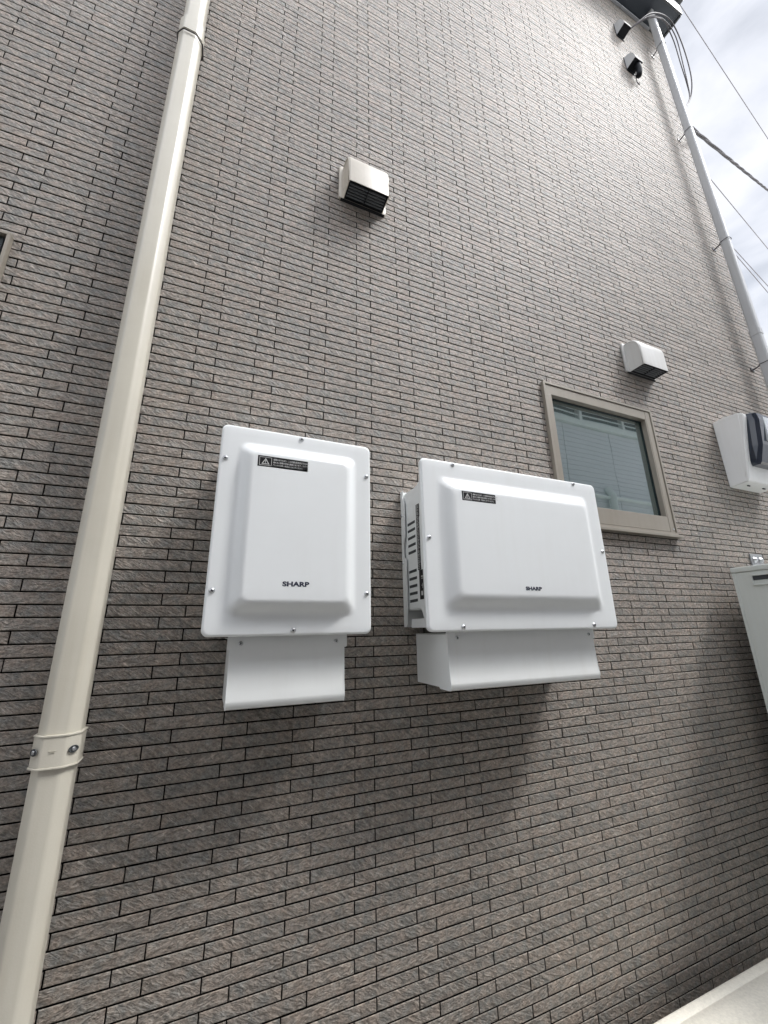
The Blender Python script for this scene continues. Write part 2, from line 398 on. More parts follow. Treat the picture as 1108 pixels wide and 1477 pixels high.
for k in range(k0, k1 + 1):
    zc = CZ + (k + ROW0) * ROW; a0, a1 = max(zc - ROW / 2, ZB), min(zc + ROW / 2, ZT)
    if a1 - a0 < .006: continue
    xo = X0 + (k % 2) * LEN / 3
    m0 = int(math.floor((XL - xo) / LEN)); m1 = int(math.ceil((XR - xo) / LEN))
    for m in range(m0, m1 + 1):
        x0, x1 = max(xo + m * LEN, XL), min(xo + (m + 1) * LEN, XR + G)
        if x1 - x0 < .006: continue
        pcs = [(x0, x1, a0, a1)]
        for ox0, ox1, oz0, oz1 in OPEN:
            nx = []
            for (p0, p1, q0, q1) in pcs:
                if p1 <= ox0 or p0 >= ox1 or q1 <= oz0 or q0 >= oz1: nx.append((p0, p1, q0, q1)); continue
                r0, r1 = q0, q1
                if q0 < oz0 - .004: nx.append((p0, p1, q0, oz0)); r0 = oz0
                if q1 > oz1 + .004: nx.append((p0, p1, oz1, q1)); r1 = oz1
                if p0 < ox0 - .004: nx.append((p0, ox0, r0, r1))
                if p1 > ox1 + .004: nx.append((ox1, p1, r0, r1))
            pcs = nx
        for (p0, p1, q0, q1) in pcs:
            if p1 - p0 < .005 or q1 - q0 < .004: continue
            full = abs((p1 - p0) - LEN) < 1e-5 and abs((q1 - q0) - ROW) < 1e-5
            tiles.append((p0, p1, q0, q1, random.uniform(0, .0011), full))
def seen_size(t):
    c = [proj(t[0], 0, t[2]), proj(t[1], 0, t[2]), proj(t[1], 0, t[3]), proj(t[0], 0, t[3])]
    if None in c: return 0
    cx = sum(p[0] for p in c) / 4; cy = sum(p[1] for p in c) / 4
    if not (5 < cx < 1103 and 5 < cy < 1472) or hidden(cx, cy): return 0
    a = 0
    for i in range(4):
        p, q = c[i], c[(i + 1) % 4]; a += p[0] * q[1] - p[1] * q[0]
    return abs(a) / 2
order = sorted([i for i, t in enumerate(tiles) if t[5]], key=lambda i: -seen_size(tiles[i]))[:298]
single = set(order)
mb = MB()
for i, t in enumerate(tiles):
    if i not in single: tri_tile(mb, t[0] + G, t[1] - G, t[2] + GZ, t[3] - GZ, t[4])
me = bpy.data.meshes.new('tiles'); me.from_pydata(mb.v, [], mb.f); me.materials.append(MT['tile']); me.materials.append(MT['joint'])
for i_, p_ in enumerate(me.polygons): p_.material_index = 1 if i_ % 9 < 4 else 0     # edges are buried in the dark sealant
o = bpy.data.objects.new('tiles', me); COL.objects.link(o); o.parent = wall; o['kind'] = 'stuff'
mb = MB(); tri_tile(mb, -LEN / 2 + G, LEN / 2 - G, -ROW / 2 + GZ, ROW / 2 - GZ, 0)
tme = bpy.data.meshes.new('tile'); tme.from_pydata(mb.v, [], mb.f); tme.materials.append(MT['tile']); tme.materials.append(MT['joint'])
for i_, p_ in enumerate(tme.polygons): p_.material_index = 1 if i_ < 4 else 0
for i in order:
    t = tiles[i]; o = bpy.data.objects.new('tile', tme); COL.objects.link(o); o.parent = wall
    o.location = ((t[0] + t[1]) / 2, -t[4], (t[2] + t[3]) / 2)
# corner trim at the end of the facade, drip trim and soffit under the roof
tr = MB()
tr.box(XR - .0035, XR + .004, -.0005, .03, ZB, ZT); tr.build('corner_trim', 'trim', house)
tr = MB()
xs = XL
while xs < 2.60:
    xe = min(xs + .30, 2.60); tr.box(xs, xe - .006, -.016, -.0015, ZT - .022, ZT - .008, .002); xs = xe
tr.build('drip_trim', 'trim', house)
tr = MB(); tr.box(XL, XR, -.010, .0, ZT - .006, ZT + .03); tr.build('frieze_board', 'fascia', house)
so = MB(); so.box(XL - .1, 2.76, -.138, 6.1, ZT + .02, ZT + .035); so.build('soffit', 'soffit', house)
fa = MB(); fa.box(XL - .1, 2.77, -.150, -.139, ZT + .012, ZT + .16, .003); fa.box(2.761, 2.775, -.139, 6.1, ZT + .012, ZT + .16, .003)
fa.build('fascia', 'fascia', house)
rf = MB(); rf.prism([(.17, ZT + .161), (.17, ZT + .19), (-3.1, ZT + 1.4), (-6.2, ZT + .19), (-6.2, ZT + .161)], XL - .15, 2.80); rf.build('roof', 'roof', house)

# windows ---------------------------------------------------------------
def frame_boxes(mb, x0, x1, z0, z1, wl, wr, wb, wt, s0, s1, b=.0015):
    mb.box(x0, x0 + wl, -s1, -s0, z0 + wb, z1 - wt, b); mb.box(x1 - wr, x1, -s1, -s0, z0 + wb, z1 - wt, b)
    mb.box(x0, x1, -s1, -s0, z0, z0 + wb, b); mb.box(x0, x1, -s1, -s0, z1 - wt, z1, b)
fw = MB(); frame_boxes(fw, 1.0155, 1.5855, CZ + .3195, CZ + .8415, .0085, .0085, .010, .0085, -.060, .0125, .001)
fw.box(1.008, 1.592, -.024, -.0, CZ + .3075, CZ + .3190, .0018)
wf = fw.build('window', 'bronze', house)
fs = MB(); frame_boxes(fs, 1.0255, 1.5475, CZ + .3315, CZ + .8315, .0250, .0045, .0575, .0370, -.050, .0090, .0012); fs.build('sash', 'bronze', wf)
fs = MB(); fs.box(1.5490, 1.5755, -.0093, .05, CZ + .3310, CZ + .8320, .001); fs.build('jamb_cover', 'bronze', wf)
fs = MB(); fs.box(1.0245, 1.5765, .058, .070, CZ + .330, CZ + .8328); fs.build('reveal', 'gasket', wf)
fs = MB(); frame_boxes(fs, 1.0506, 1.5429, CZ + .3891, CZ + .7944, .0025, .0030, .0020, .0030, -.0130, -.0095, .0004); fs.build('gasket', 'gasket', wf)
gl = MB(); gl.box(1.0510, 1.5425, .0135, .0165, CZ + .3895, CZ + .7940); gl.build('pane', 'glass', wf)
fs = MB(); fs.box(1.5630, 1.5690, -.0115, -.0095, CZ + .339, CZ + .345, .0006); fs.build('frame_screw', 'steel', wf)
# second window, mostly out of view on the left
fw = MB(); frame_boxes(fw, -1.13, -.4685, CZ - .1, CZ + .835, .010, .0065, .014, .007, -.012, .014, .001)
wf2 = fw.build('window', 'bronze', house)
tag(wf2, 'window at the left edge with a pale frame')
fs = MB(); frame_boxes(fs, -1.1175, -.4815, CZ - .085, CZ + .824, .03, .012, .04, .02, -.006, .006, .001); fs.build('sash', 'gasket', wf2)
gl = MB(); gl.box(-1.087, -.494, .002, .004, CZ - .044, CZ + .803); gl.build('pane', 'glass', wf2)

# ------------------------------------------------------------------ beige downpipe on the left
def oct_poly(x0, x1, s0, s1, c):
    P = []
    for cx, cs, a0 in ((x1 - c, s0 + c, -90), (x1 - c, s1 - c, 0), (x0 + c, s1 - c, 90), (x0 + c, s0 + c, 180)):
        for kk in range(3):
            a = math.radians(a0 + 90 * kk / 2.); P.append((cx + c * math.cos(a), -(cs + c * math.sin(a))))
    return P
def pipe_poly(x0, x1, s0, s1, c, f=.0035):
    """square pipe with chamfered corners, each chamfer edge slightly rounded"""
    base = [(x0 + c, s0), (x1 - c, s0), (x1, s0 + c), (x1, s1 - c), (x1 - c, s1), (x0 + c, s1), (x0, s1 - c), (x0, s0 + c)]
    P = []; n = len(base)
    for i in range(n):
        p = Vector(base[i]); a = (Vector(base[i - 1]) - p).normalized(); b = (Vector(base[(i + 1) % n]) - p).normalized()
        q0, q1 = p + a * f, p + b * f
        for t_ in (0, .5, 1):
            q = (1 - t_) ** 2 * q0 + 2 * t_ * (1 - t_) * p + t_ ** 2 * q1; P.append((q.x, -q.y))
    return P
def column_smooth(mb, poly, z0, z1, lip=.0):
    n = len(poly)
    mb.add([(p[0], p[1], z0) for p in poly] + [(p[0], p[1], z1) for p in poly], [(i, (i + 1) % n, n + (i + 1) % n, n + i) for i in range(n)], True)
    mb.add([(p[0], p[1], z0) for p in poly], [tuple(range(n))[::-1]]); mb.add([(p[0], p[1], z1) for p in poly], [tuple(range(n))])
PX0, PX1, PS0, PS1 = -.2290, -.1720, .030, .088
dp = thing('downpipe', 'thick beige square downpipe running up the wall left of the white boxes', 'downpipe', ((PX0 + PX1) / 2, -.06, .0), )
q = MB(); column_smooth(q, pipe_poly(PX0 + .001, PX1 - .001, PS0 + .001, PS1 - .001, .014), .05, CZ - .170); q.build('lower_pipe', 'pipe', dp)
q = MB(); column_smooth(q, pipe_poly(PX0, PX1, PS0, PS1, .014), CZ - .169, CZ + 1.635); q.build('pipe', 'pipe', dp)
q = MB(); column_smooth(q, pipe_poly(PX0 + .002, PX1 - .002, PS0 + .002, PS1 - .002, .013), CZ + 1.636, ZT + .02); q.build('upper_pipe', 'pipe', dp)
q = MB()
for za, zb, ex in ((-.1945, -.1925, .0039), (-.1925, -.1500, .0028), (-.1500, -.1480, .0039)):
    column_smooth(q, pipe_poly(PX0 - ex, PX1 + ex, PS0 - ex, PS1 + ex, .0155), CZ + za, CZ + zb)
cl = q.build('clamp_collar', 'pipe', dp)
q = MB(); q.box(PX0 + .012, PX1 - .012, -.030, -.0, CZ - .188, CZ - .155, .002); q.build('wall_bracket', 'galv', dp)
# oval holes with screws on the two front corners of the collar
for sx, px in ((1, PX1 - .0052), (-1, PX0 + .0052)):
    nrm = Vector((sx, -1, 0)).normalized(); tan = Vector((1, sx, 0)).normalized() if sx > 0 else Vector((1, -1, 0)).normalized()
    c = Vector((px + sx * .0013, -(PS1 - .0052 + .0013), CZ - .1705))
    q = MB(); n = 16
    q.loft([[c + nrm * h + tan * a_ * math.cos(2 * math.pi * k / n) + Vector((0, 0, 1)) * b_ * math.sin(2 * math.pi * k / n) for k in range(n)] for h, a_, b_ in ((0.0002, .0075, .0052), (.0016, .0075, .0052), (.0016, .0062, .0040), (.0009, .0058, .0037))])
    q.build('screw_hole', 'slot', cl)
    q = MB(); q.loft([[c + nrm * h + tan * a_ * math.cos(2 * math.pi * k / n) + Vector((0, 0, 1)) * a_ * math.sin(2 * math.pi * k / n) for k in range(n)] for h, a_ in ((0.0008, .0032), (.0024, .0030), (.0028, .0018))])
    q.build('collar_screw', 'galv', cl)
q = MB(); q.box(-.2055, -.1965, -.0916, -.0905, CZ - .1700, CZ - .1694); q.box(-.2045, -.1975, -.0916, -.0905, CZ - .1722, CZ - .1716); q.build('moulded_mark', 'pipe', cl)
q = MB(); column_smooth(q, pipe_poly(PX0 - .0022, PX1 + .0022, PS0 - .002, PS1 + .0022, .0145), CZ + 1.612, CZ + 1.668); q.build('socket', 'pipe', dp)
q = MB(); ring = pipe_poly(PX0 - .0035, PX1 + .0035, PS0 - .003, PS1 + .0035, .016)
q.tube([(p[0], p[1], CZ + 1.600 + .0005 * math.sin(i)) for i, p in enumerate(ring)], .0015, 6, True)
q.tube([(PX0 - .003, -.034, CZ + 1.615), (PX0 + .002, -.012, CZ + 1.622), (PX0 + .003, .002, CZ + 1.622)], .0019, 6)
q.tube([(PX1 + .004, -.034, CZ + 1.612), (PX1 + .003, -.070, CZ + 1.616)], .0015, 6)
q.build('wire_band', 'wire', dp)

# ------------------------------------------------------------------ white equipment boxes
def cover_mb(x0, x1, z0, z1, s, skirt, r, inset, slope, height, r_in):
    """pressed cover: rolled rim, flat border and a raised centre with soft shoulders"""
    lp = [rrect(x0 + .001, x1 - .001, z0 + .001, z1 - .001, r, -(s - skirt))]
    f = .005
    for k in range(6):
        a = math.radians(90 * k / 5); i_ = f * (1 - math.cos(a)); d_ = f * math.sin(a)
        lp.append(rrect(x0 + i_, x1 - i_, z0 + i_, z1 - i_, r, -(s - f + d_)))
    lp.append(rrect(x0 + inset * .6, x1 - inset * .6, z0 + inset * .6, z1 - inset * .6, r, -s - .0002))
    n = 16
    for k in range(n + 1):
        t = k / n; e_ = t
        hh = height * (.5 - .5 * math.cos(math.pi * (t * t * (3 - 2 * t) * .35 + t * .65)))
        i_ = inset + slope * e_; rr = .018 + (r_in - .018) * t
        lp.append(rrect(x0 + i_, x1 - i_, z0 + i_, z1 - i_, rr, -s - .0002 - hh))
    i_ = inset + slope + .02
    lp.append(rrect(x0 + i_, x1 - i_, z0 + i_, z1 - i_, r_in, -s - .0003 - height - .0003))
    return MB().loft(lp, True, True)
def sticker(parent, x0, z1, s, w=.098, h=.0225):
    q = MB(); q.box(x0, x0 + w, -s - .0004, -s + .003, z1 - h, z1); st = q.build('warning_label', 'sticker', parent)
    y = -s - .0008; ink = MB()
    bx0, bx1, bz0, bz1 = x0 + .003, x0 + .0265, z1 - h + .0025, z1 - .0025; t = .0008
    for a in ((bx0, bx1, bz0, bz0 + t), (bx0, bx1, bz1 - t, bz1), (bx0, bx0 + t, bz0 + t, bz1 - t), (bx1 - t, bx1, bz0 + t, bz1 - t)):
        ink.box(a[0], a[1], y, y + .0003, a[2], a[3])
    ink.build('label_border', 'ink', st)
    cx = (bx0 + bx1) / 2; zb, zt_ = bz0 + .0026, bz1 - .0022; hw = (zt_ - zb) * .60
    def tri(k):
        cz = zb + (zt_ - zb) / 3
        return [(cx + (px - cx) * k, cz + (pz - cz) * k) for px, pz in ((cx - hw, zb), (cx + hw, zb), (cx, zt_))]
    a, b_ = tri(1.0), tri(.66)
    q = MB(); vs = [(p[0], y, p[1]) for p in a] + [(p[0], y, p[1]) for p in b_] + [(p[0], y + .0003, p[1]) for p in a] + [(p[0], y + .0003, p[1]) for p in b_]
    q.add(vs, [(0, 1, 4, 3), (1, 2, 5, 4), (2, 0, 3, 5), (6, 7, 10, 9), (7, 8, 11, 10), (8, 6, 9, 11), (0, 1, 7, 6), (1, 2, 8, 7), (2, 0, 6, 8), (3, 4, 10, 9), (4, 5, 11, 10), (5, 3, 9, 11)])
    q.box(cx - .0006, cx + .0006, y, y + .0003, zb + .0032, zb + .0088); q.box(cx - .0006, cx + .0006, y, y + .0003, zb + .0012, zb + .0024)
    q.build('warning_triangle', 'ink', st)
    tm = MB()
    for i, ln in enumerate(('感電のおそれあり。この機器は販売店以外の人が', '触れると感電や故障の原因となります。カバーを', '外したり分解・改造はしないでください。')):
        m_ = text_mb(ln, .0042, x0 + .0295, y + .0003, z1 - .0071 - .0058 * i, sx=.76, extrude=.0001, offset=.00006); tm.add(m_.v, m_.f)
    tm.build('label_text', 'ink', st)
    return st
LET = {  # heavy wide capitals on a 10 x 7 grid: outlines
 'H': [[(0, 0), (2.7, 0), (2.7, 2.6), (6.6, 2.6), (6.6, 0), (9.3, 0), (9.3, 7), (6.6, 7), (6.6, 4.2), (2.7, 4.2), (2.7, 7), (0, 7)]],
}
def logo(parent, cx, z0, s, width, h):
    m_ = text_mb('SHARP', 1.0, 0, 0, 0, offset=.045, extrude=.0)
    xs_ = [v[0] for v in m_.v]; zs_ = [v[2] for v in m_.v]
    a0, a1, b0, b1 = min(xs_), max(xs_), min(zs_), max(zs_)
    vs = [(cx + (v[0] - (a0 + a1) / 2) / (a1 - a0) * width, -s - .0006, z0 + (v[2] - b0) / (b1 - b0) * h) for v in m_.v]
    q = MB(); q.add(vs, m_.f)
    # give the print a little body
    n = len(vs); q.add([(v[0], v[1] + .0003, v[2]) for v in vs], m_.f)
    return q.build('maker_logo', 'logo', parent)

# upright box A
jb = thing('junction_box', 'narrow upright white box with raised front cover, left of the two on the wall', 'electrical box', (.147, 0, CZ))
q = MB(); q.box(.004, .290, -.137, -.001, CZ + .006, CZ + .390, .003); q.build('body', 'white2', jb)
AX0, AX1, AZ0, AZ1, AS = -.0095, .3030, CZ - .0068, CZ + .3995, .150
cv = cover_mb(AX0, AX1, AZ0, AZ1, AS, .014, .012, .031, .034, .021, .012).build('front_cover', 'white', jb)
ATOP = AS + .0212
for x_, z_ in ((.147, .3905), (.0015, .326), (.2925, .326), (.0015, .072), (.2925, .0715), (.147, .0025)): screw(x_, AS, CZ + z_, cv)
sticker(cv, .0600, CZ + .3325, ATOP)
logo(cv, .1445, CZ + .0800, ATOP, .0500, .0092)

def duct(parent, x0, x1, sf, fx0, fx1, zb):
    """hood that hides the cables below a box"""
    o_ = CZ
    q = MB(); q.prism([(.0, o_ - .010), (sf - .006, o_ - .010), (sf - .006, o_ - .030), (sf - .008, o_ - .031), (sf - .008, o_ - .0115), (.0, o_ - .0115)], fx0, fx1); q.build('inner_flange', 'duct', parent)
    q = MB(); q.prism([(sf - .0075, o_ - .006), (sf, o_ - .006), (sf, o_ - .030), (sf - .0075, o_ - .030)], fx0, fx1, .0008); fl = q.build('top_flange', 'duct', parent)
    zs = [(-.0295, -.002), (-.070, -.0021), (-.082, -.0016), (-.092, -.0010), (-.102, .0002), (zb + .0135, .0018), (zb + .0110, .0019), (zb + .001, -.0008), (zb, -.0018)]
    q = MB(); vs = []
    th = .0015
    outer = [(sf + d_, o_ + z_) for z_, d_ in zs]; inner = [(sf + d_ - th, o_ + z_ + (th if i == len(zs) - 1 else 0)) for i, (z_, d_) in enumerate(zs)]
    P = outer + [(sf - .03, o_ + zb), (sf - .03, o_ + zb + th)] + inner[::-1]
    n = len(P)
    vs = [(x0, -p[0], p[1]) for p in P] + [(x1, -p[0], p[1]) for p in P]
    q.add(vs, [(i, (i + 1) % n, n + (i + 1) % n, n + i) for i in range(len(outer) - 1)], True)
    q.add(vs, [(i, (i + 1) % n, n + (i + 1) % n, n + i) for i in range(len(outer) - 1, n)])
    q.build('front_panel', 'duct', parent)
    for sx, xx in ((-1, x0), (1, x1)):
        q = MB(); side = [(0, o_ - .012), (sf - .004, o_ - .012), (sf - .003, o_ - .030)] + [(sf + d_ + .0006, o_ + z_) for z_, d_ in zs[1:-1]] + [(sf - .001, o_ + zb - .0006), (sf - .012, o_ + zb - .0012), (sf - .045, o_ + zb - .0002), (sf - .048, o_ + zb + .003), (0, o_ + zb + .0035)]
        q.prism(side, xx - (.0016 if sx < 0 else .0), xx + (.0016 if sx > 0 else 0)); q.build('side_panel', 'white2', parent)
    return fl
fa_ = duct(jb, .0425, .2545, .1225, .0365, .2605, -.1285)
for x_ in (.0585, .2375): screw(x_, .1225, CZ - .0195, fa_, r=.0036)

# wide box B
pc = thing('power_conditioner', 'wide white landscape box with slotted side, right of the narrow upright one', 'electrical box', (.69, 0, CZ))
body = [(.004, CZ + .045), (.004, CZ + .349), (.066, CZ + .349), (.085, CZ + .353), (.120, CZ + .374), (.168, CZ + .3755), (.168, CZ + .006), (.108, CZ + .006), (.094, CZ + .020), (.080, CZ + .045)]
q = MB(); q.prism(body, .4530, .9220, .003); bd = q.build('body', 'white2', pc)
BX0, BX1, BZ0, BZ1, BS = .4145, .9665, CZ - .0060, CZ + .3815, .180
cv = cover_mb(BX0, BX1, BZ0, BZ1, BS, .013, .012, .037, .044, .019, .014).build('front_cover', 'white', pc)
BTOP = BS + .0192
for x_, z_ in ((.5005, .3735), (.8850, .3745), (.4275, .1925), (.9545, .1910), (.5000, .0035), (.8815, .0035)): screw(x_, BS, CZ + z_, cv)
sticker(cv, .5075, CZ + .3035, BTOP, w=.0935, h=.0225)
logo(cv, .6855, CZ + .0815, BTOP, .0475, .0088)
fb_ = duct(pc, .4805, .9085, .1490, .4780, .9125, -.1240)
for x_ in (.5010, .8920): screw(x_, .1490, CZ - .0190, fb_, r=.0036)
# mounting plate behind it, with its stepped side flange
q = MB(); q.box(.4475, .9270, -.0038, -.0005, CZ + .006, CZ + .3565, .0008)
fl_ = [(.002, CZ + .006), (.014, CZ + .006), (.021, CZ + .012), (.0225, CZ + .045), (.0245, CZ + .052), (.0245, CZ + .172), (.013, CZ + .176), (.0125, CZ + .212), (.0225, CZ + .232), (.0225, CZ + .318), (.013, CZ + .338), (.0165, CZ + .356), (.002, CZ + .356)]
q.prism(fl_, .4462, .4480); q.prism(fl_, .9275, .9293)
mp_ = q.build('mounting_plate', 'white2', pc)
screw(.4462, .0065, CZ + .289, mp_, r=.0034, axis='side'); screw(.4462, .0065, CZ + .163, mp_, r=.0034, axis='side')
q = MB(); q.prism([(.030, CZ + .004), (.112, CZ + .004), (.118, CZ + .024), (.034, CZ + .024)], .4515, .9235, .001); q.build('bottom_rail', 'white2', pc)
for z_ in (.259, .241, .222, .203, .185, .1375, .1195, .1015, .0840, .0665):
    q = MB(); q.prism([(.027, CZ + z_ - .0038), (.067, CZ + z_ - .0028), (.067, CZ + z_ + .0038), (.027, CZ + z_ + .0028)], .4524, .4534); q.build('vent_slot', 'slot', bd)  # flat dark strips stand in for the shade inside the slots
q = MB(); q.box(.4524, .4534, -.055, -.0285, CZ + .2745, CZ + .3000); q.build('knockout', 'white', bd)
q = MB(); q.box(.4521, .4532, -.0920, -.0755, CZ + .2660, CZ + .2990); q.box(.4521, .4532, -.0900, -.0755, CZ + .1360, CZ + .2655); q.box(.4521, .4532, -.1010, -.0800, CZ + .0670, CZ + .1355)
lb = q.build('rating_label', 'sticker', bd)
q = MB(); random.seed(3)
z_ = .1395
while z_ < .296:
    w_ = random.uniform(.006, .0125); q.box(.45195, .4523, -.0775 - w_, -.0775, CZ + z_, CZ + z_ + .0011); z_ += random.choice((.0026, .0031, .0038))
q.box(.45195, .4523, -.0955, -.0875, CZ + .0760, CZ + .0860); q.box(.45195, .4523, -.0980, -.0900, CZ + .1140, CZ + .1160); q.box(.45195, .4523, -.0980, -.0900, CZ + .1180, CZ + .1215)
q.box(.45195, .4523, -.0960, -.0940, CZ + .0925, CZ + .1040); q.box(.45195, .4523, -.0960, -.0900, CZ + .0980, CZ + .1000)
q.build('label_print', 'ink', lb)
random.seed(11)

# ------------------------------------------------------------------ vent hoods
def vent_hood(x0, z0, label, m, w=.163, h=.141, hx=.0145, dep=.070, loc=None):
    v = thing('vent_hood', label, 'vent', (x0 + w / 2, 0, z0), 'hooded wall vents')
    q = MB(); q.loft([rrect(x0, x0 + w, z0 + .001, z0 + h, .008, -.0005), rrect(x0, x0 + w, z0 + .001, z0 + h, .008, -.007), rrect(x0 + .0015, x0 + w - .0015, z0 + .002, z0 + h - .0015, .008, -.009),
                      rrect(x0 + .006, x0 + w - .006, z0 + .003, z0 + h - .006, .008, -.0095)], True, True, True); q.build('back_plate', m, v)
    a0, a1 = x0 + hx, x0 + w - hx
    top = z0 + h - .004; R = .052
    prof = [(.008, top)]
    for k in range(9):
        a = math.radians(90 - 90 * k / 8); prof.append((dep - R * .9 + R * .9 * math.cos(a), top - R + R * math.sin(a)))
    prof.append((dep + .0015, z0 + .001))
    # curved front shell
    n = len(prof); th = .0018; q = MB(); rx = .006
    secs = []
    for xx, dd in ((a0, .0045), (a0 + .0015, .0018), (a0 + .005, .0), (a1 - .005, .0), (a1 - .0015, .0018), (a1, .0045)):
        secs.append([(xx, -(p[0] - dd * (1 if i else 0)), p[1] - dd * max(0, 1 - i / 6)) for i, p in enumerate(prof)])
    vs = [p for s_ in secs for p in s_]; fs_ = []
    for i in range(len(secs) - 1):
        for k in range(n - 1): fs_.append((i * n + k, i * n + k + 1, (i + 1) * n + k + 1, (i + 1) * n + k))
    q.add(vs, fs_, True)
    vin = [(min(max(p[0], a0 + th), a1 - th), p[1] + th, p[2] - (th if i % n < 6 else 0)) for i, p in enumerate(vs)]
    q.add(vin, [f[::-1] for f in fs_], True)
    q.build('hood', m, v)
    for sx, xx in ((-1, a0), (1, a1)):
        q = MB(); P = [(p[0] - .0048, p[1] - .0048 * max(0, 1 - i / 6)) if i else (.006, p[1] - .004) for i, p in enumerate(prof)] + [(.006, z0 + .001)]
        q.prism(P, xx - .0002 if sx < 0 else xx - .0018, xx + .0018 if sx < 0 else xx + .0002)
        for s_, z_ in ((.030, z0 + .024), (.040, z0 + .030)):
            q.box(xx - .0012 if sx < 0 else xx, xx if sx < 0 else xx + .0012, -s_ - .0012, -s_ + .0012, z_ - .0012, z_ + .0012)
        sd = q.build('side_cheek', m, v)
        q = MB(); q.tube([(xx, -p[0] + .001, p[1] - .0012) for p in [(pp[0] - .0040, pp[1] - .0035 * max(0, 1 - i / 6)) for i, pp in enumerate(prof)]], .0022, 6); q.build('edge_bead', m, sd)
    q = MB(); q.box(a0 + .002, a1 - .002, -(dep - .004), -.0095, z0 + .020, z0 + .024); q.box(a0 + .002, a1 - .002, -.0115, -.0098, z0 + .002, z0 + .020); q.box(x0 + .006, x0 + w - .006, -.0100, -.001, z0 - .0012, z0 + .0006); q.build('duct_opening', 'dark', v)  # black sheets stand in for the shade inside and under the hood
    q = MB(); q.box(a0 + .002, a0 + .006, -(dep - .003), -.011, z0 + .0015, z0 + .014); q.box(a1 - .006, a1 - .002, -(dep - .003), -.011, z0 + .0015, z0 + .014)
    q.box(a0 + .006, a1 - .006, -(dep - .003), -(dep - .006), z0 + .0015, z0 + .014); q.box((a0 + a1) / 2 - .0012, (a0 + a1) / 2 + .0012, -(dep - .006), -.011, z0 + .0015, z0 + .010)
    gr = q.build('grille', 'black', v)
    for k in range(5):
        s_ = .019 + k * .0094
        q = MB(); q.prism([(s_, z0 + .002), (s_ + .0011, z0 + .002), (s_ + .0016, z0 + .0085), (s_ + .0005, z0 + .0085)], a0 + .0055, a1 - .0055); q.build('louvre', 'louvre', gr)
    return v
vent_hood(.2575, CZ + 1.327, 'ivory vent hood high on the wall above the narrow upright white box', 'vent')
vent_hood(1.4990, CZ + 1.008, 'white vent hood just above the top right of the bronze framed window', 'vent2', w=.180, h=.140)

# black entrance caps under the eave
def cap_hood(x0, x1, zb, zt, label, beak=0.0):
    c = thing('cable_entry_cap', label, 'cable cap', ((x0 + x1) / 2, 0, zb), 'black caps under the eave')
    q = MB(); q.box(x0 - .003, x1 + .003, -.004, -.0003, zb - .012, zt + .006, .0012); q.build('back_plate', 'black', c)
    P = [(.003, zt), (.020, zt - .004), (.036, zt - .016), (.049, zt - .036), (.058, zt - .064), (.062, zb + .014), (.062, zb + .006), (.058, zb + .006), (.050, zb + .012), (.003, zb + .004)]
    q = MB(); q.prism(P, x0, x1, .002); q.build('hood', 'black', c)
    q = MB(); q.prism([(.004, zt - .003), (.020, zt - .007), (.035, zt - .019), (.048, zt - .038), (.0565, zt - .064), (.0605, zb + .008), (.004, zb)], x0 - .0016, x0 - .0002); q.build('side_cheek', 'greypipe', c)  # cheek greyed in colour to look lit; the cap itself is black
    return c
cap_hood(2.160, 2.228, CZ + 3.812, CZ + 3.922, 'upper of two black caps, tucked under the eave with cables coming out')
c2 = cap_hood(2.165, 2.238, CZ + 3.462, CZ + 3.574, 'lower of two black caps near the eave, short cable stub beneath', .035)
q = MB(); q.tube([(2.214, -.040, CZ + 3.476), (2.216, -.041, CZ + 3.455), (2.219, -.040, CZ + 3.425), (2.220, -.034, CZ + 3.400), (2.219, -.028, CZ + 3.388)], .0175, 12); q.build('elbow', 'black', c2)
q = MB(); q.tube([(2.222, -.02, CZ + 3.47), (2.220, -.012, CZ + 3.41), (2.228, -.008, CZ + 3.37), (2.242, -.010, CZ + 3.355), (2.250, -.006, CZ + 3.38)], .0028, 6); q.build('cable_stub', 'wiregrey', c2)

# ------------------------------------------------------------------ grey downpipe at the right corner
GX0, GX1, GS0, GS1 = 2.532, 2.567, .038, .082
gp = thing('downpipe', 'slim grey downpipe by the right corner of the house, up to the eave', 'downpipe', (2.55, -.06, 0))
q = MB(); column_smooth(q, pipe_poly(GX0, GX1, GS0, GS1, .005, .0018), .05, CZ + 1.50); q.build('lower_pipe', 'greypipe', gp)
q = MB(); column_smooth(q, pipe_poly(GX0 + .001, GX1 - .001, GS0 + .001, GS1 - .001, .005, .0018), CZ + 1.501, ZT + .02); q.build('pipe', 'greypipe', gp)
q = MB(); column_smooth(q, pipe_poly(GX0 - .0018, GX1 + .0018, GS0 - .0018, GS1 + .0018, .006, .0018), CZ + 1.470, CZ + 1.505); q.build('socket', 'greypipe', gp)
for z_ in (.62, 1.30, 2.125, 3.045, 3.90):
    q = MB(); zz = CZ + z_
    q.tube([(2.545, .003, zz - .006), (2.545, -.018, zz - .004), (2.543, -.037, zz)], .0035, 8)
    ex = .0022
    q.tube([(p[0], p[1], zz) for p in pipe_poly(GX0 - ex, GX1 + ex, GS0 - ex, GS1 + ex, .006, .0018)], .0016, 6, True)
    q.box(2.530, 2.560, -.004, -.0002, zz - .014, zz + .006, .001)
    q.build('bracket', 'wire', gp)

